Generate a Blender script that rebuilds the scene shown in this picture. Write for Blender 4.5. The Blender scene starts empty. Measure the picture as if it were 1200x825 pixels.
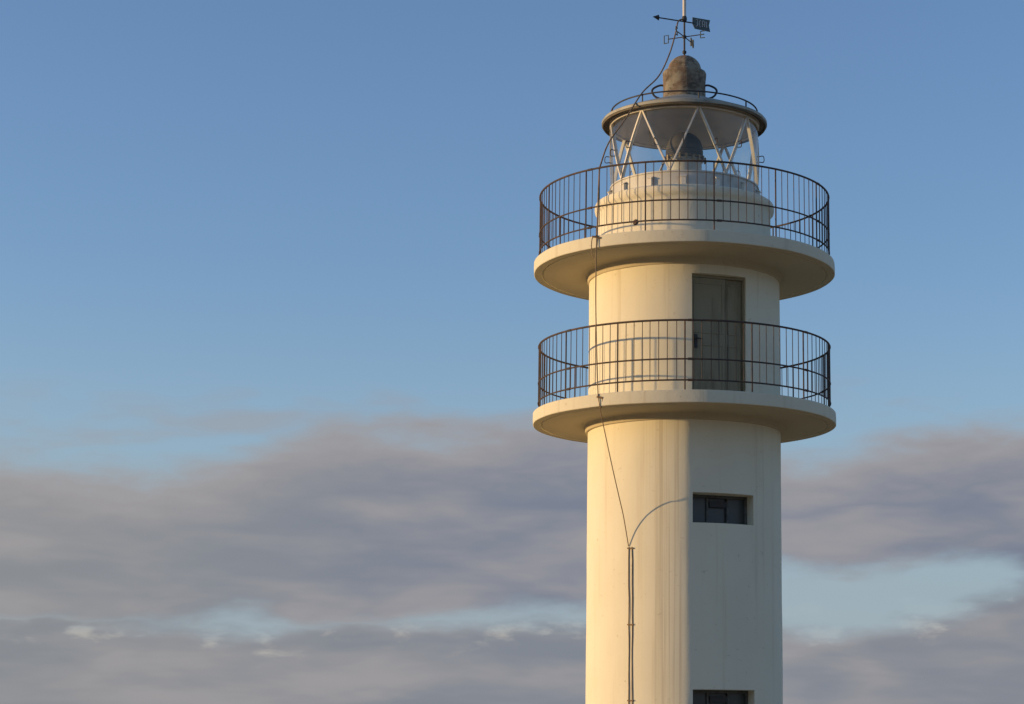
import bpy, math, random
from mathutils import Vector, noise
random.seed(7)
R = math.radians
scene = bpy.context.scene
col = scene.collection

# ------------------------------------------------------------------ camera
F, TILT, DIST, EYE = 2500.0, R(10.76), 35.6, 1.7      # focal length in photo pixels, tilt, distance to the tower axis, eye height
AXIS = 802.0                                          # the tower axis stands at this photo column
cam_data = bpy.data.cameras.new('camera')
cam = bpy.data.objects.new('camera', cam_data)
col.objects.link(cam)
cam.location = (0, -DIST, EYE)
cam.rotation_euler = (R(90) + TILT, 0, 0)
cam_data.sensor_width = 36
cam_data.lens = 36 * F / 1200
cam_data.shift_x = -(AXIS - 600) / 1200
cam_data.clip_start = 0.1
cam_data.clip_end = 90000
scene.camera = cam

def elevation_at(y):
    return math.degrees(TILT + math.atan((412.5 - y) / F))
def azimuth_at(x):
    return math.degrees(math.atan((x - AXIS) / F))
def height_at(y, front=0.0):
    return EYE + (DIST - front) * math.tan(TILT + math.atan((412.5 - y) / F))
def at(x, y, Y):
    """point seen at photo position x, y standing in the world plane of depth Y"""
    d = DIST + Y
    v = (412.5 - y) / F
    z = EYE + d * math.tan(TILT + math.atan(v))
    depth = d * math.cos(TILT) + (z - EYE) * math.sin(TILT)
    return Vector(((x - AXIS) / F * depth, Y, z))

# ------------------------------------------------------------------ world and sun
SUN_EL, SUN_AZ = R(5.0), R(-98.5)      # azimuth from +Y, clockwise
SKY, EXPOSURE = 0.15, 1.0
world = bpy.data.worlds.new('World'); scene.world = world
world.use_nodes = True
wn, wl = world.node_tree.nodes, world.node_tree.links
wn.clear()
def W(kind, **kw):
    n = wn.new(kind)
    for k, v in kw.items(): setattr(n, k, v)
    return n
def put(node, idx, val):
    if isinstance(val, bpy.types.NodeSocket): wl.new(val, node.inputs[idx])
    else: node.inputs[idx].default_value = val
def m(op, a, b=None, c=None, clamp=False):
    n = W('ShaderNodeMath', operation=op, use_clamp=clamp)
    put(n, 0, a)
    if b is not None: put(n, 1, b)
    if c is not None: put(n, 2, c)
    return n.outputs[0]
def smooth(v, lo, hi):
    n = W('ShaderNodeMapRange', interpolation_type='SMOOTHSTEP')
    put(n, 0, v); put(n, 1, lo); put(n, 2, hi); put(n, 3, 0.0); put(n, 4, 1.0)
    return n.outputs[0]
def mixc(f, a, b):
    n = W('ShaderNodeMix', data_type='RGBA')
    put(n, 0, f); put(n, 6, a); put(n, 7, b)
    return n.outputs[2]
def srgb(r, g, b, k=1.0):
    def l(c):
        c /= 255
        return c / 12.92 if c <= .04045 else ((c + .055) / 1.055) ** 2.4
    return (l(r) * k, l(g) * k, l(b) * k, 1)
sky = W('ShaderNodeTexSky', sky_type='NISHITA')
sky.sun_disc = False
sky.sun_elevation = SUN_EL
sky.sun_rotation = SUN_AZ
sky.altitude = 0; sky.air_density = 1.0; sky.dust_density = 0.4; sky.ozone_density = 2.9
tc = W('ShaderNodeTexCoord')
sep = W('ShaderNodeSeparateXYZ'); wl.new(tc.outputs['Generated'], sep.inputs[0])
el = m('MULTIPLY', m('ARCSINE', sep.outputs[2]), 57.29578)
az = m('MULTIPLY', m('ARCTAN2', sep.outputs[0], sep.outputs[1]), 57.29578)
AZ0, SPAN = azimuth_at(0), azimuth_at(1200) - azimuth_at(0)
u = m('DIVIDE', m('PINGPONG', m('SUBTRACT', az, AZ0), SPAN), SPAN)
def curve(points, scale=12.0):
    """a drawn skyline: photo column -> value 0..scale, carried on round the whole horizon"""
    n = W('ShaderNodeFloatCurve')
    c = n.mapping.curves[0]
    pts = [((azimuth_at(x) - AZ0) / SPAN, v / scale) for x, v in points]
    c.points[0].location = pts[0]; c.points[1].location = pts[-1]
    for p in pts[1:-1]: c.points.new(*p)
    n.mapping.update()
    put(n, 'Value', u)
    return m('MULTIPLY', n.outputs[0], scale)
def wnoise(sx, sz, detail, seed, rough=.55, dist=0.0):
    mp = W('ShaderNodeMapping')
    wl.new(tc.outputs['Generated'], mp.inputs[0])
    mp.inputs[1].default_value = (seed, seed * .37, seed * 1.7)
    mp.inputs[3].default_value = (sx, sx, sz)
    n = W('ShaderNodeTexNoise')
    wl.new(mp.outputs[0], n.inputs['Vector'])
    n.inputs['Scale'].default_value = 1; n.inputs['Detail'].default_value = detail
    n.inputs['Roughness'].default_value = rough; n.inputs['Distortion'].default_value = dist
    return n.outputs[0]
top_edge = curve([(x, elevation_at(y)) for x, y in ((0, 548), (150, 552), (250, 540), (340, 507), (450, 489), (560, 492), (650, 484), (800, 492), (930, 532), (975, 530), (1030, 510), (1090, 500), (1200, 489))])
gap_mid = curve([(x, elevation_at(y)) for x, y in ((0, 735), (300, 737), (420, 730), (520, 724), (650, 722), (800, 705), (920, 697), (1000, 701), (1100, 692), (1200, 688))])
gap_half = curve([(x, h / 43.0) for x, h in ((0, 0), (200, 2), (300, 15), (380, 2), (440, 2), (520, 13), (650, 13), (800, 26), (920, 42), (1000, 42), (1100, 36), (1170, 26), (1200, 12))])
n_big = wnoise(7, 34, 3, 3.1)
n_mid = wnoise(15, 62, 3, 8.4, .5, .2)
n_fine = wnoise(48, 130, 4, 1.9, .55, .2)
n_puff = wnoise(26, 60, 2, 5.7)
ragged = m('ADD', m('MULTIPLY', m('SUBTRACT', n_mid, .5), 2.0), m('MULTIPLY', m('SUBTRACT', n_fine, .5), .8))
above = m('ADD', m('SUBTRACT', top_edge, el), ragged)
bank = smooth(above, -.45, .95)
gdist = m('SUBTRACT', m('ABSOLUTE', m('SUBTRACT', m('ADD', el, m('MULTIPLY', ragged, .7)), gap_mid)), gap_half)
gap = m('SUBTRACT', 1.0, smooth(gdist, -.5, .3))
lower = smooth(m('SUBTRACT', gap_mid, el), -.3, .3)              # 1 in the bank below the gap
dens = m('MULTIPLY', bank, m('SUBTRACT', 1.0, m('MULTIPLY', gap, .92)))
wisp = m('MULTIPLY', smooth(m('ADD', n_big, m('MULTIPLY', m('SUBTRACT', n_mid, .5), .5)), .56, .78),
         m('MULTIPLY', smooth(m('SUBTRACT', el, top_edge), -.5, .4), m('SUBTRACT', 1.0, smooth(m('SUBTRACT', el, top_edge), .7, 2.6))))
dens = m('MAXIMUM', m('MULTIPLY', dens, .97), m('MULTIPLY', wisp, .5))
K = 1.0 / (SKY * 2 ** EXPOSURE)
streak = smooth(m('ADD', m('MULTIPLY', n_mid, .7), m('MULTIPLY', n_big, .5)), .47, .80)
rim = m('MULTIPLY', m('SUBTRACT', 1.0, smooth(above, .3, 2.3)), .75)
cream = m('MULTIPLY', m('MULTIPLY', lower, smooth(gdist, .75, .1)), smooth(m('ADD', m('MULTIPLY', n_fine, .6), m('MULTIPLY', n_puff, .5)), .57, .72))
west = smooth(u, .62, 0.0)
body = mixc(west, srgb(121, 128, 145, K), srgb(137, 140, 145, K))
body = mixc(m('MULTIPLY', lower, .6), body, srgb(133, 137, 143, K))
cloud = mixc(m('MAXIMUM', m('MULTIPLY', streak, .65), rim), body, srgb(167, 161, 160, K))
cloud = mixc(m('MULTIPLY', cream, .65), cloud, srgb(192, 186, 176, K))
haze_low = m('MULTIPLY', m('SUBTRACT', 1.0, smooth(el, 1.0, 13.0)), .85)
wb = W('ShaderNodeMix', data_type='RGBA', blend_type='MULTIPLY'); put(wb, 0, 1.0); put(wb, 6, sky.outputs[0]); put(wb, 7, (1.04, .90, .96, 1))   # the camera's white balance
clear = mixc(haze_low, wb.outputs[2], srgb(152, 172, 190, K))
final = mixc(dens, clear, cloud)
bg = W('ShaderNodeBackground'); bg.inputs[1].default_value = SKY
wl.new(final, bg.inputs[0])
wo = W('ShaderNodeOutputWorld'); wl.new(bg.outputs[0], wo.inputs[0])

sd = bpy.data.lights.new('sun', 'SUN')
sd.energy = 2.15; sd.angle = R(1.0); sd.color = (1.0, .665, .32)
sun = bpy.data.objects.new('sun', sd); col.objects.link(sun)
sun_dir = Vector((math.cos(SUN_EL) * math.sin(SUN_AZ), math.cos(SUN_EL) * math.cos(SUN_AZ), math.sin(SUN_EL)))
sun.rotation_euler = sun_dir.to_track_quat('Z', 'Y').to_euler()
sun.location = sun_dir * 60

vs = scene.view_settings
vs.view_transform = 'Standard'; vs.look = 'None'; vs.exposure = EXPOSURE; vs.gamma = 1.0; vs.use_curve_mapping = False
scene.render.engine = 'CYCLES'
scene.cycles.max_bounces = 10; scene.cycles.diffuse_bounces = 5; scene.cycles.transparent_max_bounces = 24
scene.render.resolution_x = 1024; scene.render.resolution_y = 704

# ------------------------------------------------------------------ materials
def new_mat(name):
    mt = bpy.data.materials.new(name); mt.use_nodes = True
    nt = mt.node_tree
    return mt, nt, nt.nodes['Principled BSDF']
def tex_noise(nt, scale_vec, detail=5, rough=.6, seed=0.0, dist=0.0):
    t = nt.nodes.new('ShaderNodeTexCoord'); mp = nt.nodes.new('ShaderNodeMapping')
    nt.links.new(t.outputs['Object'], mp.inputs[0])
    mp.inputs[1].default_value = (seed, seed * 1.3, seed * .7); mp.inputs[3].default_value = scale_vec
    n = nt.nodes.new('ShaderNodeTexNoise'); nt.links.new(mp.outputs[0], n.inputs['Vector'])
    n.inputs['Scale'].default_value = 1; n.inputs['Detail'].default_value = detail
    n.inputs['Roughness'].default_value = rough; n.inputs['Distortion'].default_value = dist
    return n.outputs[0]
def ramp(nt, v, lo, hi, top=1.0):
    n = nt.nodes.new('ShaderNodeMapRange'); n.interpolation_type = 'SMOOTHSTEP'
    nt.links.new(v, n.inputs[0])
    n.inputs[1].default_value = lo; n.inputs[2].default_value = hi; n.inputs[3].default_value = 0; n.inputs[4].default_value = top
    return n.outputs[0]
def mx(nt, f, a, b):
    n = nt.nodes.new('ShaderNodeMix'); n.data_type = 'RGBA'
    nt.links.new(f, n.inputs[0])
    for i, c in ((6, a), (7, b)):
        if isinstance(c, bpy.types.NodeSocket): nt.links.new(c, n.inputs[i])
        else: n.inputs[i].default_value = (*c, 1) if len(c) == 3 else c
    return n.outputs[2]
def bump(nt, p, v, strength, dist=.01):
    b = nt.nodes.new('ShaderNodeBump'); b.inputs['Strength'].default_value = strength; b.inputs['Distance'].default_value = dist
    nt.links.new(v, b.inputs['Height']); nt.links.new(b.outputs[0], p.inputs['Normal'])
def plaster(name, base, streaks=.45, seed=0.0, rust=.3, spots=.5, rel=.35, runs=False):
    mt, nt, p = new_mat(name)
    p.inputs['Roughness'].default_value = .92; p.inputs['Diffuse Roughness'].default_value = .1
    p.inputs['Specular IOR Level'].default_value = .2
    big = tex_noise(nt, (1.3, 1.3, .9), 4, .55, seed + 1)
    st = tex_noise(nt, (7, 7, .22), 4, .6, seed + 2)
    st2 = tex_noise(nt, (26, 26, .5), 3, .6, seed + 5)
    sp = tex_noise(nt, (9, 9, 12), 6, .7, seed + 3)
    fine = tex_noise(nt, (60, 60, 60), 4, .6, seed + 4)
    c = mx(nt, ramp(nt, big, .35, .7, .35), base, tuple(b * k for b, k in zip(base, (.90, .88, .84))))
    c = mx(nt, ramp(nt, st, .54, .74, streaks), c, (base[0] * .74, base[1] * .68, base[2] * .60))
    if runs:                                             # dirty run-off streaks down the front of the shaft
        t = nt.nodes.new('ShaderNodeTexCoord'); sx = nt.nodes.new('ShaderNodeSeparateXYZ'); nt.links.new(t.outputs['Object'], sx.inputs[0])
        r1 = tex_noise(nt, (20, 2, .16), 4, .6, seed + 9); f1 = ramp(nt, sx.outputs[0], -.75, -.25); f2 = ramp(nt, sx.outputs[0], .10, .0); f3 = ramp(nt, sx.outputs[1], -.8, -1.2)
        f4 = ramp(nt, r1, .48, .68, .55)
        for q in (f1, f2, f3):
            mm = nt.nodes.new('ShaderNodeMath'); mm.operation = 'MULTIPLY'; nt.links.new(f4, mm.inputs[0]); nt.links.new(q, mm.inputs[1]); f4 = mm.outputs[0]
        c = mx(nt, f4, c, (base[0] * .62, base[1] * .56, base[2] * .50))
    c = mx(nt, ramp(nt, st2, .60, .80, streaks * .25), c, (base[0] * .66, base[1] * .60, base[2] * .54))
    c = mx(nt, ramp(nt, sp, .61, .72, spots), c, (base[0] * .60, base[1] * .55, base[2] * .46))
    nt.links.new(c, p.inputs['Base Color'])
    ad = nt.nodes.new('ShaderNodeMath'); ad.operation = 'MULTIPLY_ADD'
    nt.links.new(sp, ad.inputs[0]); ad.inputs[1].default_value = 1.2; nt.links.new(fine, ad.inputs[2])
    bump(nt, p, ad.outputs[0], rel, .008)
    return mt
def metal(name, c1, c2, rough=.6, scale=(14, 14, 14), lo=.42, hi=.66, metallic=0.0, seed=0.0, rel=.3, mixmax=1.0):
    mt, nt, p = new_mat(name)
    p.inputs['Roughness'].default_value = rough; p.inputs['Metallic'].default_value = metallic
    n = tex_noise(nt, scale, 6, .65, seed); f = tex_noise(nt, tuple(s * 6 for s in scale), 3, .6, seed + 2)
    c = mx(nt, ramp(nt, n, lo, hi, mixmax), c1, c2)
    nt.links.new(c, p.inputs['Base Color'])
    bump(nt, p, f, rel, .004)
    return mt
WHITE = (.79, .74, .56)
M = {}
M['plaster'] = plaster('shaft_plaster', WHITE, .34, 0.0, runs=True)
M['upper'] = plaster('upper_plaster', WHITE, .5, 11.0)
M['deck'] = plaster('deck_concrete', (.74, .69, .515), .5, 23.0, spots=.8, rel=.6)
M['under'] = plaster('deck_underside_shade', (.56, .49, .325), .2, 41.0, spots=.8, rel=.6)  # deck colour taken darker and browner to deepen the shade underneath
M['drum'] = plaster('drum_plaster', (.78, .725, .555), .35, 31.0, spots=.7)
M['rust'] = metal('railing_iron', (.052, .040, .034), (.125, .062, .032), .75, (9, 9, 9), .42, .72)
M['cable'] = metal('cable_copper', (.25, .16, .075), (.12, .085, .05), .6)
M['cream'] = metal('glazing_bar_paint', (.72, .67, .56), (.38, .29, .19), .5, (12, 12, 7), .58, .76, mixmax=.7)
M['grey'] = metal('grey_metal_paint', (.53, .515, .45), (.32, .28, .21), .55, (7, 7, 3), .50, .78, mixmax=.7)
M['roof'] = metal('roof_sheet', (.36, .35, .28), (.13, .125, .085), .6, (5, 5, 5), .44, .72, mixmax=.8)
M['ceiling'] = metal('lantern_lining', (.50, .43, .31), (.38, .32, .22), .5, (3, 3, 3), .45, .7, mixmax=.6)
M['door'] = metal('door_paint', (.28, .245, .15), (.19, .16, .09), .65, (7, 7, 1.0), .45, .72)
M['frame'] = metal('window_frame_paint', (.11, .115, .105), (.07, .065, .055), .6)
M['dark'] = metal('dark_vane_iron', (.028, .034, .038), (.06, .04, .03), .6)
M['vane'] = metal('weathered_vane_paint', (.085, .115, .125), (.12, .13, .11), .6)
M['pole'] = metal('pale_mast_paint', (.62, .58, .50), (.30, .22, .15), .5, (20, 20, 6), .55, .7)
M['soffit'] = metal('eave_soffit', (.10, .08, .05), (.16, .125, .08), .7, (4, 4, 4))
M['mark'] = metal('pale_vane_mark', (.55, .58, .58), (.35, .36, .34), .6)
M['lens'] = metal('lamp_hood', (.045, .042, .034), (.075, .066, .05), .75, (5, 5, 5))
M['brass'] = metal('lamp_brass', (.30, .23, .11), (.16, .11, .06), .45, metallic=.5)
# crusted stone finial
mt, nt, p = new_mat('finial_stone'); p.inputs['Roughness'].default_value = .95; p.inputs['Diffuse Roughness'].default_value = .8
a = tex_noise(nt, (6, 6, 9), 6, .7, 2.0); b = tex_noise(nt, (13, 13, 16), 6, .7, 8.0); d = tex_noise(nt, (4, 4, 5), 4, .6, 4.0); e = tex_noise(nt, (45, 45, 45), 4, .6, 1.0)
c = mx(nt, ramp(nt, d, .38, .64), (.36, .32, .235), (.23, .165, .11))
c = mx(nt, ramp(nt, a, .50, .62, .85), c, (.12, .10, .07))
c = mx(nt, ramp(nt, b, .60, .70, .8), c, (.12, .125, .06))
c = mx(nt, ramp(nt, b, .40, .30, .6), c, (.52, .46, .35))
nt.links.new(c, p.inputs['Base Color']); bump(nt, p, a, .8, .03); M['stone'] = mt
# window glass: dark glossy
mt, nt, p = new_mat('window_glass'); p.inputs['Base Color'].default_value = (.050, .056, .052, 1); p.inputs['Roughness'].default_value = .28
bump(nt, p, tex_noise(nt, (3, 3, 3), 2, .5), .1, .01); M['pane'] = mt
# lantern glass: clear sheet with a dusty film and mirror reflection at grazing angles
mt, nt, p = new_mat('lantern_glass'); nt.nodes.remove(p)
tr = nt.nodes.new('ShaderNodeBsdfTransparent'); tr.inputs[0].default_value = (.93, .96, .95, 1)
df = nt.nodes.new('ShaderNodeBsdfTranslucent'); df.inputs[0].default_value = (.8, .78, .72, 1)
dd = nt.nodes.new('ShaderNodeBsdfDiffuse'); dd.inputs[0].default_value = (.8, .78, .72, 1)
gl = nt.nodes.new('ShaderNodeBsdfGlossy'); gl.inputs['Roughness'].default_value = .03
lw = nt.nodes.new('ShaderNodeLayerWeight'); lw.inputs[0].default_value = .5
pw = nt.nodes.new('ShaderNodeMath'); pw.operation = 'POWER'; nt.links.new(lw.outputs['Facing'], pw.inputs[0]); pw.inputs[1].default_value = 5
fr = nt.nodes.new('ShaderNodeMath'); fr.operation = 'MULTIPLY_ADD'; nt.links.new(pw.outputs[0], fr.inputs[0]); fr.inputs[1].default_value = .8; fr.inputs[2].default_value = .05
m1 = nt.nodes.new('ShaderNodeMixShader'); m2 = nt.nodes.new('ShaderNodeMixShader'); m3 = nt.nodes.new('ShaderNodeMixShader')
nt.links.new(df.outputs[0], m3.inputs[1]); nt.links.new(dd.outputs[0], m3.inputs[2]); m3.inputs[0].default_value = .5
film = ramp(nt, tex_noise(nt, (2.5, 2.5, 2), 5, .6, 5.0), .3, .75, .09)
nt.links.new(film, m1.inputs[0]); nt.links.new(tr.outputs[0], m1.inputs[1]); nt.links.new(m3.outputs[0], m1.inputs[2])
nt.links.new(fr.outputs[0], m2.inputs[0]); nt.links.new(m1.outputs[0], m2.inputs[1]); nt.links.new(gl.outputs[0], m2.inputs[2])
nt.links.new(m2.outputs[0], nt.nodes['Material Output'].inputs[0]); M['glass'] = mt
# ground and sea
mt, nt, p = new_mat('sandy_headland'); p.inputs['Roughness'].default_value = 1
g = tex_noise(nt, (.35, .35, .35), 8, .65); g2 = tex_noise(nt, (5, 5, 5), 5, .7, 3)
c = mx(nt, ramp(nt, g, .4, .62), (.36, .26, .15), (.52, .385, .235)); c = mx(nt, ramp(nt, g2, .45, .7, .6), c, (.20, .18, .10))
nt.links.new(c, p.inputs['Base Color']); bump(nt, p, g2, .8, .1); M['turf'] = mt
mt, nt, p = new_mat('sea_water'); p.inputs['Base Color'].default_value = (.015, .035, .05, 1); p.inputs['Roughness'].default_value = .18
bump(nt, p, tex_noise(nt, (.12, .25, .2), 8, .65), .6, .6); M['sea'] = mt

# ------------------------------------------------------------------ mesh helpers
class MB:
    def __init__(s): s.v = []; s.f = []
    def add(s, vs, fs):
        o = len(s.v); s.v += [tuple(q) for q in vs]; s.f += [tuple(i + o for i in f) for f in fs]; return s
    def box(s, c, size, rot=None):
        c = Vector(c); hx, hy, hz = (k / 2 for k in size)
        pts = [Vector((x, y, z)) for x in (-hx, hx) for y in (-hy, hy) for z in (-hz, hz)]
        if rot: pts = [rot @ q for q in pts]
        return s.add([c + q for q in pts], [(0, 1, 3, 2), (4, 6, 7, 5), (0, 4, 5, 1), (2, 3, 7, 6), (0, 2, 6, 4), (1, 5, 7, 3)])
    def tube(s, path, r, n=8, closed=False, caps=True):
        path = [Vector(q) for q in path]; k = len(path); vs = []
        rs = r if isinstance(r, (list, tuple)) else [r] * k
        side = None
        for i, q in enumerate(path):
            a = path[(i - 1) % k] if (closed or i > 0) else q
            b = path[(i + 1) % k] if (closed or i < k - 1) else q
            t = (b - a).normalized()
            if side is None:
                side = t.cross(Vector((0, 0, 1)))
                if side.length < 1e-3: side = Vector((1, 0, 0))
            side = (side - t * side.dot(t)).normalized(); up = t.cross(side)
            for j in range(n):
                w = 2 * math.pi * j / n
                vs.append(q + side * math.cos(w) * rs[i] + up * math.sin(w) * rs[i])
        fs = []
        for i in range(k if closed else k - 1):
            for j in range(n):
                i2 = (i + 1) % k
                fs.append((i * n + j, i * n + (j + 1) % n, i2 * n + (j + 1) % n, i2 * n + j))
        if caps and not closed:
            fs.append(tuple(range(n - 1, -1, -1))); fs.append(tuple((k - 1) * n + j for j in range(n)))
        return s.add(vs, fs)
    def lathe(s, prof, n=160, closed=False, wob=0.0):
        vs = []; k = len(prof); idx = []
        for (r, z) in prof:
            if r < 1e-6: idx.append([len(vs)] * n); vs.append((0, 0, z)); continue
            row = []
            for j in range(n):
                w = 2 * math.pi * j / n
                rr = r
                if wob: rr += wob * noise.noise(Vector((math.sin(w) * 4, math.cos(w) * 4, z * 3)))
                row.append(len(vs)); vs.append((rr * math.sin(w), -rr * math.cos(w), z + (wob * .6 * noise.noise(Vector((math.sin(w) * 3 + 9, math.cos(w) * 3, r))) if wob else 0)))
            idx.append(row)
        fs = []
        for i in range(k if closed else k - 1):
            A, B = idx[i], idx[(i + 1) % k]
            for j in range(n):
                j2 = (j + 1) % n
                q = []
                for t in (A[j], A[j2], B[j2], B[j]):
                    if t not in q: q.append(t)
                if len(q) > 2: fs.append(tuple(q))
        return s.add(vs, fs)
    def mesh(s, name, mat, sharp=35):
        me = bpy.data.meshes.new(name); me.from_pydata(s.v, [], s.f); me.validate(); me.update()
        import bmesh
        bm = bmesh.new(); bm.from_mesh(me); bmesh.ops.recalc_face_normals(bm, faces=bm.faces); bm.to_mesh(me); bm.free()
        me.polygons.foreach_set('use_smooth', [True] * len(me.polygons)); me.set_sharp_from_angle(angle=R(sharp))
        me.materials.append(M[mat]); return me
    def build(s, name, mat, parent=None, sharp=35):
        return link(name, s.mesh(name, mat, sharp), parent)
def link(name, me, parent=None, rz=0.0, loc=(0, 0, 0)):
    o = bpy.data.objects.new(name, me); col.objects.link(o); o.parent = parent
    o.location = loc; o.rotation_euler = (0, 0, rz); return o
def thing(name, label, cat, loc=(0, 0, 0), group=None):
    o = bpy.data.objects.new(name, None); col.objects.link(o); o.location = loc
    o['label'] = label; o['category'] = cat
    if group: o['group'] = group
    return o
def pol(r, deg, z): return Vector((r * math.sin(R(deg)), -r * math.cos(R(deg)), z))
def hoop(r, z, n=144): return [pol(r, 360 * i / n, z) for i in range(n)]
def spline(pts, per=8):
    pts = [Vector(q) for q in pts]; out = []
    P = [pts[0] * 2 - pts[1]] + pts + [pts[-1] * 2 - pts[-2]]
    for i in range(1, len(P) - 2):
        for k in range(per):
            t = k / per; a, b, c, d = P[i - 1], P[i], P[i + 1], P[i + 2]
            out.append(.5 * ((2 * b) + (c - a) * t + (2 * a - 5 * b + 4 * c - d) * t * t + (3 * b - a - 3 * c + d) * t ** 3))
    out.append(pts[-1]); return out

# ------------------------------------------------------------------ setting
gm = MB(); NR, NA = 40, 96; vs_ = [(0, 0, 0)]; fs_ = []
for i in range(1, NR + 1):
    r = 130 * (i / NR) ** 1.4
    for j in range(NA):
        w = 2 * math.pi * j / NA
        x, y = r * math.sin(w), r * math.cos(w)
        drop = max(0, (r - 70) / 60); drop = drop * drop * (3 - 2 * min(1, drop))
        z = -16 * min(1.2, drop) + (.35 * noise.noise(Vector((x * .06, y * .06, 0))) + 1.5 * noise.noise(Vector((x * .02, y * .02, 4))) * min(1, r / 60)) * min(1, max(0, r - 3) / 10) - .02
        vs_.append((x, y, z))
for j in range(NA): fs_.append((0, 1 + j, 1 + (j + 1) % NA))
for i in range(NR - 1):
    for j in range(NA):
        a = 1 + i * NA; b = a + NA; j2 = (j + 1) % NA
        fs_.append((a + j, b + j, b + j2, a + j2))
gm.add(vs_, fs_); g = gm.build('ground', 'turf', sharp=180); g['kind'] = 'structure'
sm = MB().lathe([(0, -14), (200, -14), (2000, -14), (40000, -14)], 96); s_ = sm.build('sea', 'sea'); s_['kind'] = 'structure'

# ------------------------------------------------------------------ lighthouse
LH = thing('lighthouse', 'round cream-white lighthouse tower with two railed balconies and a glazed lantern on top', 'lighthouse')
RW = 1.622
def ridge(deg, amount):
    d = ((deg - 2.0 + 180) % 360) - 180                 # a soft arris where the plaster of the two sides meets
    return amount * math.exp(-R(d) / .16) if d > 0 else amount * math.exp(R(d) / .7)
def wall(name, mat, z0, z1, openings, amount, depth, dz=.2):
    """cylindrical wall with real openings and reveals; openings: (deg0, deg1, za, zb)"""
    th = {i * 2.0 for i in range(180)}
    zs = set(); k = max(2, int((z1 - z0) / dz))
    for i in range(k + 1): zs.add(round(z0 + (z1 - z0) * i / k, 4))
    for o in openings:
        th = {t for t in th if min(abs(t - o[0]), abs(t - o[1])) > .8} | {o[0], o[1]}
        zs = {z for z in zs if min(abs(z - o[2]), abs(z - o[3])) > .03} | {o[2], o[3]}
    th = sorted(th); zs = sorted(zs); b = MB(); n = len(th); vs = []
    def P(t, z):
        v = pol(1, t, 0)
        r = RW + ridge(t, amount) + .005 * noise.noise(Vector((v.x * 2.5, v.y * 2.5, z * .8))) + .0025 * noise.noise(Vector((v.x * 9, v.y * 9, z * 2.2)))
        return pol(r, t, z)
    for z in zs: vs += [P(t, z) for t in th]
    fs = []
    for i in range(len(zs) - 1):
        for j in range(n):
            t0, t1 = th[j], th[(j + 1) % n] if j < n - 1 else 360.0
            if any(o[0] - 1e-6 <= t0 and t1 <= o[1] + 1e-6 and o[2] - 1e-6 <= zs[i] and zs[i + 1] <= o[3] + 1e-6 for o in openings): continue
            fs.append((i * n + j, i * n + (j + 1) % n, (i + 1) * n + (j + 1) % n, (i + 1) * n + j))
    b.add(vs, fs)
    for o in openings:                                  # reveals run straight back along the opening's own axis
        mid = (o[0] + o[1]) / 2; inn = -pol(1, mid, 0)
        def back(q):
            fr = q.dot(-inn); return q + inn * (fr - (RW * math.cos(R((o[1] - o[0]) / 2)) - depth))
        tt = [t for t in th if o[0] <= t <= o[1]]
        for z in (o[2], o[3]):
            A = [P(t, z) for t in tt]; B = [back(q) for q in A]; k = len(tt)
            b.add(A + B, [(i, i + 1, k + i + 1, k + i) for i in range(k - 1)])
        for t in (o[0], o[1]):
            zz = [z for z in zs if o[2] <= z <= o[3]]
            A = [P(t, z) for z in zz]; B = [back(q) for q in A]; k = len(zz)
            b.add(A + B, [(i, i + 1, k + i + 1, k + i) for i in range(k - 1)])
    me = b.mesh(name, mat, 24)
    return link(name, me, LH)
W0, W1 = 4.6, 43.6
WZ = [(5.385, 5.872), (2.27, 2.752)]
DZ0, DZ1, D0, D1 = 7.38, 9.475, 4.4, 38.6
wall('shaft', 'plaster', -.3, 7.30, [(W0, W1, *z) for z in WZ], .040, .26)
wall('upper_wall', 'upper', 7.30, 9.90, [(D0, D1, DZ0, DZ1)], .004, .07)
MB().lathe([(RW + .14, -.3), (RW + .14, .32), (RW + .10, .38), (RW - .02, .38)], 96).build('plinth', 'plaster', LH)

def frame_axes(deg):
    out = pol(1, deg, 0); side = Vector((math.cos(R(deg)), math.sin(R(deg)), 0)); return out, side
from mathutils import Matrix
def orient(deg):
    return Matrix.Rotation(R(deg), 3, 'Z')               # local -Y looks outwards at that bearing, local +X to the right
def local(deg, x, out, z): o, s = frame_axes(deg); return o * out + s * x + Vector((0, 0, z))
# windows
wmid = (W0 + W1) / 2; half = RW * math.sin(R((W1 - W0) / 2)); base = RW * math.cos(R((W1 - W0) / 2)) - .26
for (za, zb) in WZ:
    zc = (za + zb) / 2; h = zb - za; ro = orient(wmid)
    fb = MB()
    fb.box(local(wmid, 0, base, zb - .02), (2 * half + .04, .05, .05), ro); fb.box(local(wmid, 0, base, za + .02), (2 * half + .04, .05, .05), ro)
    for s in (-1, 1): fb.box(local(wmid, s * (half - .02), base, zc), (.05, .05, h - .09), ro)
    fo = fb.build('window', 'frame', LH)
    for x in (-.17, .19):
        mb = MB(); mb.box(local(wmid, x, base, zc), (.035, .045, h - .09), ro); mb.build('mullion', 'frame', fo)
    for x0, x1, o in ((-half + .005, -.19, .0), (-.15, .17, -.02), (.21, half - .005, .0)):
        pb = MB(); pb.box(local(wmid, (x0 + x1) / 2, base + o - .012, zc), (x1 - x0 + .01, .012, h - .08), ro); pb.build('pane', 'pane', fo)
    lb = MB(); lb.box(local(wmid, .01, base + .03, zc + .10), (.30, .02, .10), ro); lb.build('vent_flap', 'dark', fo)
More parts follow.
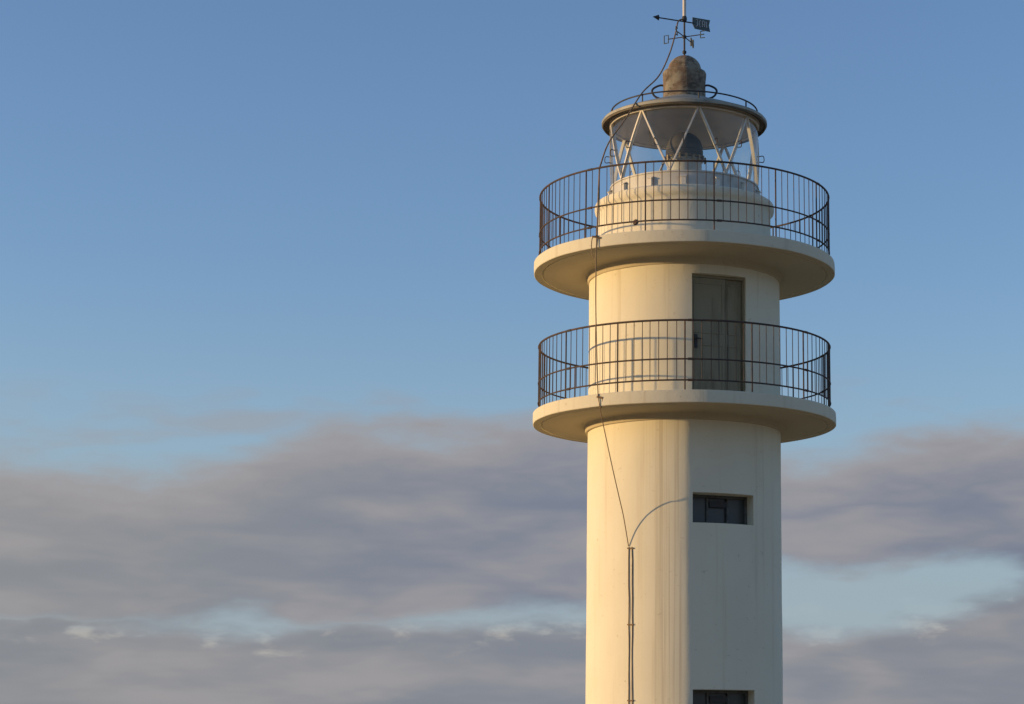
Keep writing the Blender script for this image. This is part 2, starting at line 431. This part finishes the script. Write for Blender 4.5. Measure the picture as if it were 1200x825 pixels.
# door of two leaves
dmid = (D0 + D1) / 2; dh = RW * math.sin(R((D1 - D0) / 2)); db = RW * math.cos(R((D1 - D0) / 2)) - .07
zc = (DZ0 + DZ1) / 2; hh = DZ1 - DZ0; ro = orient(dmid)
fb = MB(); fb.box(local(dmid, 0, db - .02, DZ1 - .02), (2 * dh + .06, .08, .05), ro)
for s in (-1, 1): fb.box(local(dmid, s * (dh - .01), db - .02, zc - .025), (.05, .08, hh - .055), ro)
door = fb.build('door', 'door', LH)
split = dh - .33
for x0, x1, o in ((-dh + .02, split - .008, .0), (split + .008, dh - .04, -.03)):
    lb = MB(); w = x1 - x0; xc = (x0 + x1) / 2
    lb.box(local(dmid, xc, db + o - .02, zc - .02), (w, .04, hh - .06), ro)
    for zz, ph in ((zc + .5, .85), (zc - .5, .8)):
        for s in (-1, 1):
            lb.box(local(dmid, xc + s * (w / 2 - .045), db + o + .004, zz), (.03, .012, ph), ro)
            lb.box(local(dmid, xc, db + o + .004, zz + s * (ph / 2 - .015)), (w - .125, .012, .03), ro)
    lb.build('leaf', 'door', door)
hb = MB(); hb.box(local(dmid, -dh + .09, db + .012, 8.36), (.05, .02, .22), ro); hb.tube([local(dmid, -dh + .09, db + .01, 8.40), local(dmid, -dh + .09, db + .06, 8.40), local(dmid, -dh + .19, db + .06, 8.39)], .011, 8); hb.build('handle', 'dark', door)

# decks
def deck(z0, z1, r, label, c, drop):
    w = RW
    prof = [(1.45, z1), (w + .3, z1 + .004), (r - .05, z1), (r - .008, z1 - .004), (r, z1 - .013), (r + .003, (z0 + z1) / 2), (r, z0 + .012), (r - .008, z0 + .003), (r - .13, z0),
            (r - .135, z0 + .018), (r - .155, z0 + .018), (r - .16, z0), (w + .30, z0 + .004), (w + c + .07, z0), (w + c + .025, z0 - .015), (w + c + .006, z0 - .045), (w + c, z0 - drop * .75), (w + c - .008, z0 - drop * .95), (w + c - .03, z0 - drop), (1.45, z0 - drop)]   # a coved ring beam under the slab
    d = MB().lathe(prof, 240, True, .007).build('balcony_deck', 'deck', LH, 30); d['label'] = label
    d.data.materials.append(M['under'])                 # darker ochre below the slab: its shade is put into the colour
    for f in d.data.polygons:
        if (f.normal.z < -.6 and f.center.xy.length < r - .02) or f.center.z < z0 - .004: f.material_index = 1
    return d
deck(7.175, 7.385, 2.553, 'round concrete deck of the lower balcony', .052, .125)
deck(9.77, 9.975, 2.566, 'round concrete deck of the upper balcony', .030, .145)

# railings
def railing(zt, zm, zb, zd, r, phase, label):
    top = MB().tube(hoop(r, zt), .017, 8, True).build('railing', 'rust', LH); top['label'] = label
    for z, k in ((zm, .0135), (zb, .0135)): MB().tube(hoop(r, z), k, 8, True).build('hoop', 'rust', top)
    bar = MB().tube([(0, -r, zb), (0, -r, zt)], .0065, 6).mesh('baluster', 'rust')
    post = MB().tube([(0, -r, zd - .03), (0, -r, zt)], .0125, 8).mesh('post', 'rust')
    n = 112
    for i in range(n):
        o = link('post' if i % 8 == 0 else 'baluster', post if i % 8 == 0 else bar, top, R(phase + 360 * i / n + (random.uniform(-.25, .25) if i % 8 else 0)))
    # sleeve joints in the hoops
    for i in range(0, 14, 2):
        for z in (zt, zm, zb):
            a = phase + 360 * i / 14 + 2.0
            MB().tube([pol(r, a - .9, z), pol(r, a + .9, z)], .021, 8).build('sleeve', 'rust', top)
    return top
railing(8.515, 7.888, 7.55, 7.38, 2.466, .2, 'rusty iron railing round the lower balcony')
railing(11.125, 10.48, 10.15, 9.97, 2.478, 11.1, 'rusty iron railing round the upper balcony')

# drum with rounded moulding
dr = 1.479
prof = [(dr - .05, 9.95), (dr + .01, 9.955), (dr + .012, 10.04), (dr, 10.06), (dr, 10.80), (dr + .012, 10.825)]
prof += [(dr + .03, 10.845), (dr + .055, 10.875), (dr + .063, 10.91), (dr + .063, 10.965), (dr + .052, 10.992), (dr + .02, 11.008)]
prof += [(dr - .06, 11.022), (1.20, 11.036)]
drum = MB().lathe(prof, 200, False, .005).build('drum', 'drum', LH)
vb = MB(); vb.lathe([(0, .03), (.035, .03), (.05, .012), (.05, -.02)], 20)
vb.v = [(x, -z, y) for x, y, z in vb.v]
o = vb.build('round_vent', 'rust', drum); a = math.degrees(math.asin((747 - 802) / 68 / dr)); o.location = pol(dr - .005, a, 10.42); o.rotation_euler.z = R(a)

# lantern curb with ventilator boxes
CR, CZ0, CZ1 = 1.268, 11.03, 11.315
curb = MB().lathe([(CR - .06, CZ0 - .01), (CR, CZ0 - .01), (CR, CZ1 - .03), (CR + .018, CZ1 - .028), (CR + .018, CZ1 - .004), (CR - .05, CZ1), (CR - .06, CZ1 - .01)], 160, True).build('lantern_curb', 'grey', LH)
bx = MB(); bx.box((0, -CR - .025, 11.12), (.075, .07, .145)); bx.add([(-.047, -CR + .01, 11.235), (.047, -CR + .01, 11.235), (-.047, -CR - .072, 11.198), (.047, -CR - .072, 11.198), (-.047, -CR + .01, 11.22), (.047, -CR + .01, 11.22), (-.047, -CR - .072, 11.183), (.047, -CR - .072, 11.183)], [(0, 2, 3, 1), (4, 5, 7, 6), (0, 4, 6, 2), (1, 3, 7, 5), (2, 6, 7, 3), (0, 1, 5, 4)])
bm_ = bx.mesh('vent_box', 'cream')
for i in range(14): link('vent_box', bm_, curb, R(-.5 + 360 * i / 14))

# glazing: diagonal bars and triangular panes
GR, GZ0, GZ1 = 1.275, 11.315, 12.43
T0 = 11.0
def bar_mesh(name, sgn):
    b = MB(); vs = []; k = 9
    for i in range(k):
        t = i / (k - 1); a = sgn * 22.5 * t; z = GZ1 - (GZ1 - GZ0) * t
        tang = Vector((math.cos(R(a)), math.sin(R(a)), 0)); rad_ = pol(1, a, 0)
        c = pol(GR, a, z)
        for (ds, do) in ((-.017, -.04), (.017, -.04), (.014, .018), (-.014, .018)): vs.append(c + tang * ds + rad_ * do)
    fs = [(i * 4 + j, i * 4 + (j + 1) % 4, i * 4 + 4 + (j + 1) % 4, i * 4 + 4 + j) for i in range(k - 1) for j in range(4)] + [(0, 1, 2, 3), (k * 4 - 1, k * 4 - 2, k * 4 - 3, k * 4 - 4)]
    return b.add(vs, fs).mesh(name, 'cream')
glazing = MB().tube(hoop(GR, GZ1 - .015), .022, 6, True).build('glazing', 'cream', LH)
glazing['label'] = 'curved lantern glazing of triangular panes between cream diagonal bars'
bL, bR = bar_mesh('glazing_bar', -1), bar_mesh('glazing_bar', 1)
def pane_mesh(up):
    """a curved triangle: up = apex at the top"""
    vs = []; fs = []; rows = 10; cols = 8
    for i in range(rows + 1):
        t = i / rows; z = GZ1 - (GZ1 - GZ0) * t; w = 22.5 * (t if up else 1 - t)
        for j in range(cols + 1): vs.append(pol(GR, -w + 2 * w * j / cols, z))
    for i in range(rows):
        for j in range(cols):
            q = (i * 9 + j, i * 9 + j + 1, i * 9 + 10 + j, i * 9 + 9 + j); fs.append(q)
    me = bpy.data.meshes.new('pane'); me.from_pydata([tuple(v) for v in vs], [], fs); me.validate()
    me.polygons.foreach_set('use_smooth', [True] * len(me.polygons)); me.materials.append(M['glass']); return me
pu, pd = pane_mesh(True), pane_mesh(False)
grip = MB(); grip.tube(spline([(0, 0, .05), (0, -.075, .05), (0, -.08, -.05), (0, 0, -.05)], 4), .008, 6); gm_ = grip.mesh('grip', 'rust')
for k in range(8):
    a = T0 + 45 * k
    link('glazing_bar', bL, glazing, R(a)); link('glazing_bar', bR, glazing, R(a))
    link('pane', pu, glazing, R(a)); link('pane', pd, glazing, R(a + 22.5))
    for s, t in ((-1, .52), (1, .55)):
        if k in (1, 2) and s == 1: continue
        aa = a + s * 22.5 * t
        link('grip', gm_, glazing, R(aa), pol(GR + .015, aa, GZ1 - (GZ1 - GZ0) * t))

# lantern roof
RB, RR, SL = 12.44, 1.432, .385
zr = lambda r: RB + .065 + (RR - r) * SL
roof = MB().lathe([(GR - .06, RB + .03), (RR - .03, RB + .03), (RR - .012, RB + .004), (RR, RB + .008), (RR, RB + .050), (RR - .012, RB + .064), (1.1, zr(1.1)), (.6, zr(.6)), (.2, zr(.2))], 180, False, .004).build('lantern_roof', 'roof', LH)
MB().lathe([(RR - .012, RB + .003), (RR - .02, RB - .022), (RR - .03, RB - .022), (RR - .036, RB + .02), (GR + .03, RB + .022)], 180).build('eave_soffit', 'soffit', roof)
lining = MB().lathe([(GR + .03, RB + .015), (GR - .05, RB - .02), (.9, RB + .02), (.4, RB + .06), (0, RB + .07)], 120).build('ceiling', 'ceiling', LH)
MB().tube(hoop(1.265, 12.685), .014, 8, True).build('roof_hoop', 'dark', roof)
lug = MB().tube([(0, -1.265, 12.685), (0, -1.265, zr(1.265) - .01)], .013, 6).mesh('hoop_bracket', 'dark')
for k in range(8): link('hoop_bracket', lug, roof, R(T0 + 45 * k))
fin = MB(); fp = [(.40, 12.82), (.375, 12.90), (.368, 12.96), (.366, 13.10), (.370, 13.22), (.376, 13.34), (.380, 13.395), (.368, 13.415), (.315, 13.43), (.298, 13.44)]
for i in range(1, 9):
    w = R(90 * i / 8); fp.append((  .296 * math.cos(w), 13.44 + .28 * math.sin(w)))
fp[-1] = (0, fp[-1][1])
fin.lathe(fp, 72, False, .010)
finial = fin.build('finial', 'stone', roof, 50)
for s in (-1, 1):
    pts = [(s * .33, -.05, 13.16), (s * .42, -.05, 13.17), (s * .53, -.05, 13.12), (s * .56, -.06, 13.05), (s * .50, -.06, 12.96), (s * .36, -.06, 12.91)]
    MB().tube(spline(pts, 6), .019, 8).build('lifting_handle', 'dark', roof)

# ------------------------------------------------------------------ lamp inside the lantern
LP = thing('lighthouse_lamp', 'dark domed lamp hood standing on a grey pedestal inside the glazed lantern', 'lamp', (0, 0, 11.03))
def lp(b, *a): o = b.build(*a); o.location.z = -11.03; return o
lp(MB().lathe([(0, 11.04), (.34, 11.04), (.34, 11.10), (.30, 11.14), (.30, 11.78), (.34, 11.82), (0, 11.82)], 64), 'pedestal', 'grey', LP)
prof = [(.0, 11.82), (.33, 11.82), (.33, 11.85), (.315, 11.87)]
for i in range(4):
    z = 11.87 + i * .035; prof += [(.325, z + .008), (.315, z + .034)]
for i in range(0, 9):
    w = R(90 * i / 8); prof.append((.318 * math.cos(w) if i < 8 else 0, 12.02 + .31 * math.sin(w)))
lp(MB().lathe(prof, 64), 'hood', 'lens', LP)
lp(MB().tube([pol(.34, i * 6, 11.85) for i in range(60)], .018, 6, True), 'brass_ring', 'brass', LP)
for i in range(9):
    a = -70 + i * 19; b = MB(); b.box(pol(.36, a, 11.80 + .03 * random.random()), (.035, .035, .06 + .05 * random.random()), orient(a)); lp(b, 'clamp', 'brass', LP)

# ------------------------------------------------------------------ weather vane
WV = thing('weather_vane', 'iron weather vane with arrow, lettered tail plate and compass letters on the roof finial', 'weather vane', (0, 0, 13.70))
def wv(b, *a): o = b.build(*a); o.location.z = -13.70; return o
ZV, ZCARD = 14.35, 14.07
b = MB(); b.tube([(0, 0, 13.66), (0, 0, 14.42)], .017, 10); wv(b, 'spindle', 'dark', WV)
b = MB(); b.tube([(0, 0, 14.40), (0, 0, 16.3)], .031, 12); wv(b, 'mast', 'pole', WV)
for z, r, h in ((14.40, .045, .09), (14.07, .038, .05), (13.79, .036, .05)):
    b = MB(); b.lathe([(0, z - h / 2), (r * .8, z - h / 2), (r, z - h / 4), (r, z + h / 4), (r * .8, z + h / 2), (0, z + h / 2)], 20); wv(b, 'collar', 'dark', WV)
va = R(25); vd = Vector((math.cos(va), math.sin(va), 0)); up = Vector((0, 0, 1)); vn = Vector((math.sin(va), -math.cos(va), 0))
zv = Vector((0, 0, ZV))
b = MB(); b.tube([zv - vd * .50, zv + vd * .19], .012, 8); wv(b, 'arrow_shaft', 'dark', WV)
b = MB(); tip, bk = zv - vd * .61, zv - vd * .49
b.add([tip, bk + up * .055, bk - up * .055, bk + vn * .03, bk - vn * .03, bk + vd * -.03], [(0, 1, 3), (0, 3, 2), (0, 2, 4), (0, 4, 1), (1, 5, 3), (3, 5, 2), (2, 5, 4), (4, 5, 1)]); wv(b, 'arrow_head', 'dark', WV)
def slab(pts, t, n):
    b = MB(); k = len(pts); b.add([q + n * t for q in pts] + [q - n * t for q in pts], [tuple(range(k)), tuple(range(2 * k - 1, k - 1, -1))] + [(i, (i + 1) % k, k + (i + 1) % k, k + i) for i in range(k)]); return b
def fp_(s, h): return zv + vd * s + up * h
tail = wv(slab([fp_(.155, .105), fp_(.50, .10), fp_(.475, .0), fp_(.50, -.115), fp_(.20, -.10), fp_(.155, -.02)], .004, vn), 'tail_plate', 'vane', WV)
def strokes(name, mat, parent, lines, r, org, ax, off=(0, 0, 0)):
    b = MB()
    for ln in lines: b.tube([org + ax * x + up * y + Vector(off) for x, y in ln], r, 6)
    return b.build(name, mat, parent)
marks = [[[(.0, .075), (.035, .075), (.035, -.03), (.02, -.055), (.0, -.035)]], [[(.10, .07), (.075, .05), (.07, -.02), (.09, -.06)]], [[(.13, -.045), (.13, .05), (.15, .07), (.175, .05), (.175, -.045)], [(.13, .0), (.175, .0)]], [[(.205, .06), (.215, -.05)]]]
for g_ in marks: strokes('tail_mark', 'mark', tail, g_, .009, fp_(.215, -.002) , vd, vn * .006)
ca = R(-23); c1 = Vector((math.cos(ca), math.sin(ca), 0)); c2 = Vector((-math.sin(ca), math.cos(ca), 0))
zc_ = Vector((0, 0, ZCARD))
SHAPES = {'O': [[(-.04, -.07), (.04, -.07), (.04, .07), (-.04, .07), (-.04, -.07)]],
          'E': [[(.04, -.06), (-.04, -.06), (-.04, .06), (.04, .06)], [(-.04, 0), (.03, 0)]],
          'N': [[(-.05, -.07), (-.05, .07), (.05, -.07), (.05, .07)]],
          'S': [[(.04, .06), (-.03, .07), (-.04, .02), (.04, -.02), (.03, -.07), (-.04, -.06)]]}
for ch, d in (('O', -c1), ('E', c1), ('N', c2), ('S', -c2)):
    b = MB(); b.tube([zc_, zc_ + d * .30], .009, 6); arm = wv(b, 'compass_arm', 'dark', WV)
    ax = c1 if ch in 'OE' else c2
    strokes('compass_letter', 'vane', arm, SHAPES[ch], .010 if ch != 'N' else .016, zc_ + d * .345, ax)

# ------------------------------------------------------------------ lightning conductor cable
CB = thing('conductor_cable', 'thin brown lightning conductor cable hanging from the vane down the sunlit side of the tower', 'cable', (0, 0, 0))
def wallp(x, y, off=.015):
    r = RW + .014 + off; Y = -1.3
    for _ in range(12):
        q = at(x, y, Y); Y = -math.sqrt(max(.01, r * r - q.x * q.x))
    return at(x, y, Y)
upper = [at(800.5, 22.5, -.02), at(796.5, 23.5, -.06), at(794, 27, -.12), at(791.5, 39.6, -.28), at(784, 64.6, -.52), at(771.6, 89.6, -.80), at(752, 109.5, -1.05), at(732, 141, -1.42), at(713, 168, -1.78)]
q = at(702.5, 197, -2.02); upper.append(q)
low = [q, at(701.3, 225, -2.06), at(700.2, 262, -2.12), at(699.6, 277, -2.165)]
MB().tube(spline(upper, 8) + spline(low, 5)[1:], .013, 8).build('upper_run', 'cable', CB)
b = MB(); b.tube(spline([at(699.4, 276, -2.17), at(693.8, 280, -2.17), at(693.6, 298, -2.14), at(697.5, 302.5, -2.15)], 6), .009, 6); b.tube([at(694, 277, -2.16), at(704, 279, -2.19)], .016, 6); b.build('bracket', 'cable', CB)
MB().tube(spline([at(699.2, 279, -2.18), at(698.6, 302, -2.17), at(698.2, 360, -2.16), at(700, 440, -2.165), at(701, 465, -2.17)], 6), .0095, 8).build('middle_run', 'cable', CB)
b = MB(); b.tube([at(699.8, 465, -2.15), at(707, 466.5, -2.2)], .020, 6); b.tube(spline([at(706, 467, -2.2), at(706, 473, -2.19), at(704, 478.5, -2.16)], 4), .009, 6); b.build('bracket', 'cable', CB)
p1 = wallp(736.5, 640)
MB().tube(spline([at(701, 465, -2.18), at(702.2, 472, -2.19), at(703.4, 480, -2.175), at(707, 498, -2.135), at(717, 545, -1.995), at(724.2, 576.7, -1.82), at(725.3, 581.6, -1.762), at(727.4, 590.5, -1.675), at(730.3, 603.3, -1.571), at(733.4, 620.8, -1.467), p1], 8), .0078, 8).build('slack_run', 'cable', CB)
for x in (736.8, 740.6):
    pts = [wallp(x + random.uniform(-.3, .3), y) for y in range(641, 832, 15)]
    pts.append(Vector((pts[-1].x, pts[-1].y, .4)))
    MB().tube(pts, .0078, 8).build('conduit', 'cable', CB)
for y in (642.5, 732, 821):
    MB().tube([wallp(735.2, y, .018), wallp(742.3, y, .018)], .012, 6).build('clip', 'cable', CB)
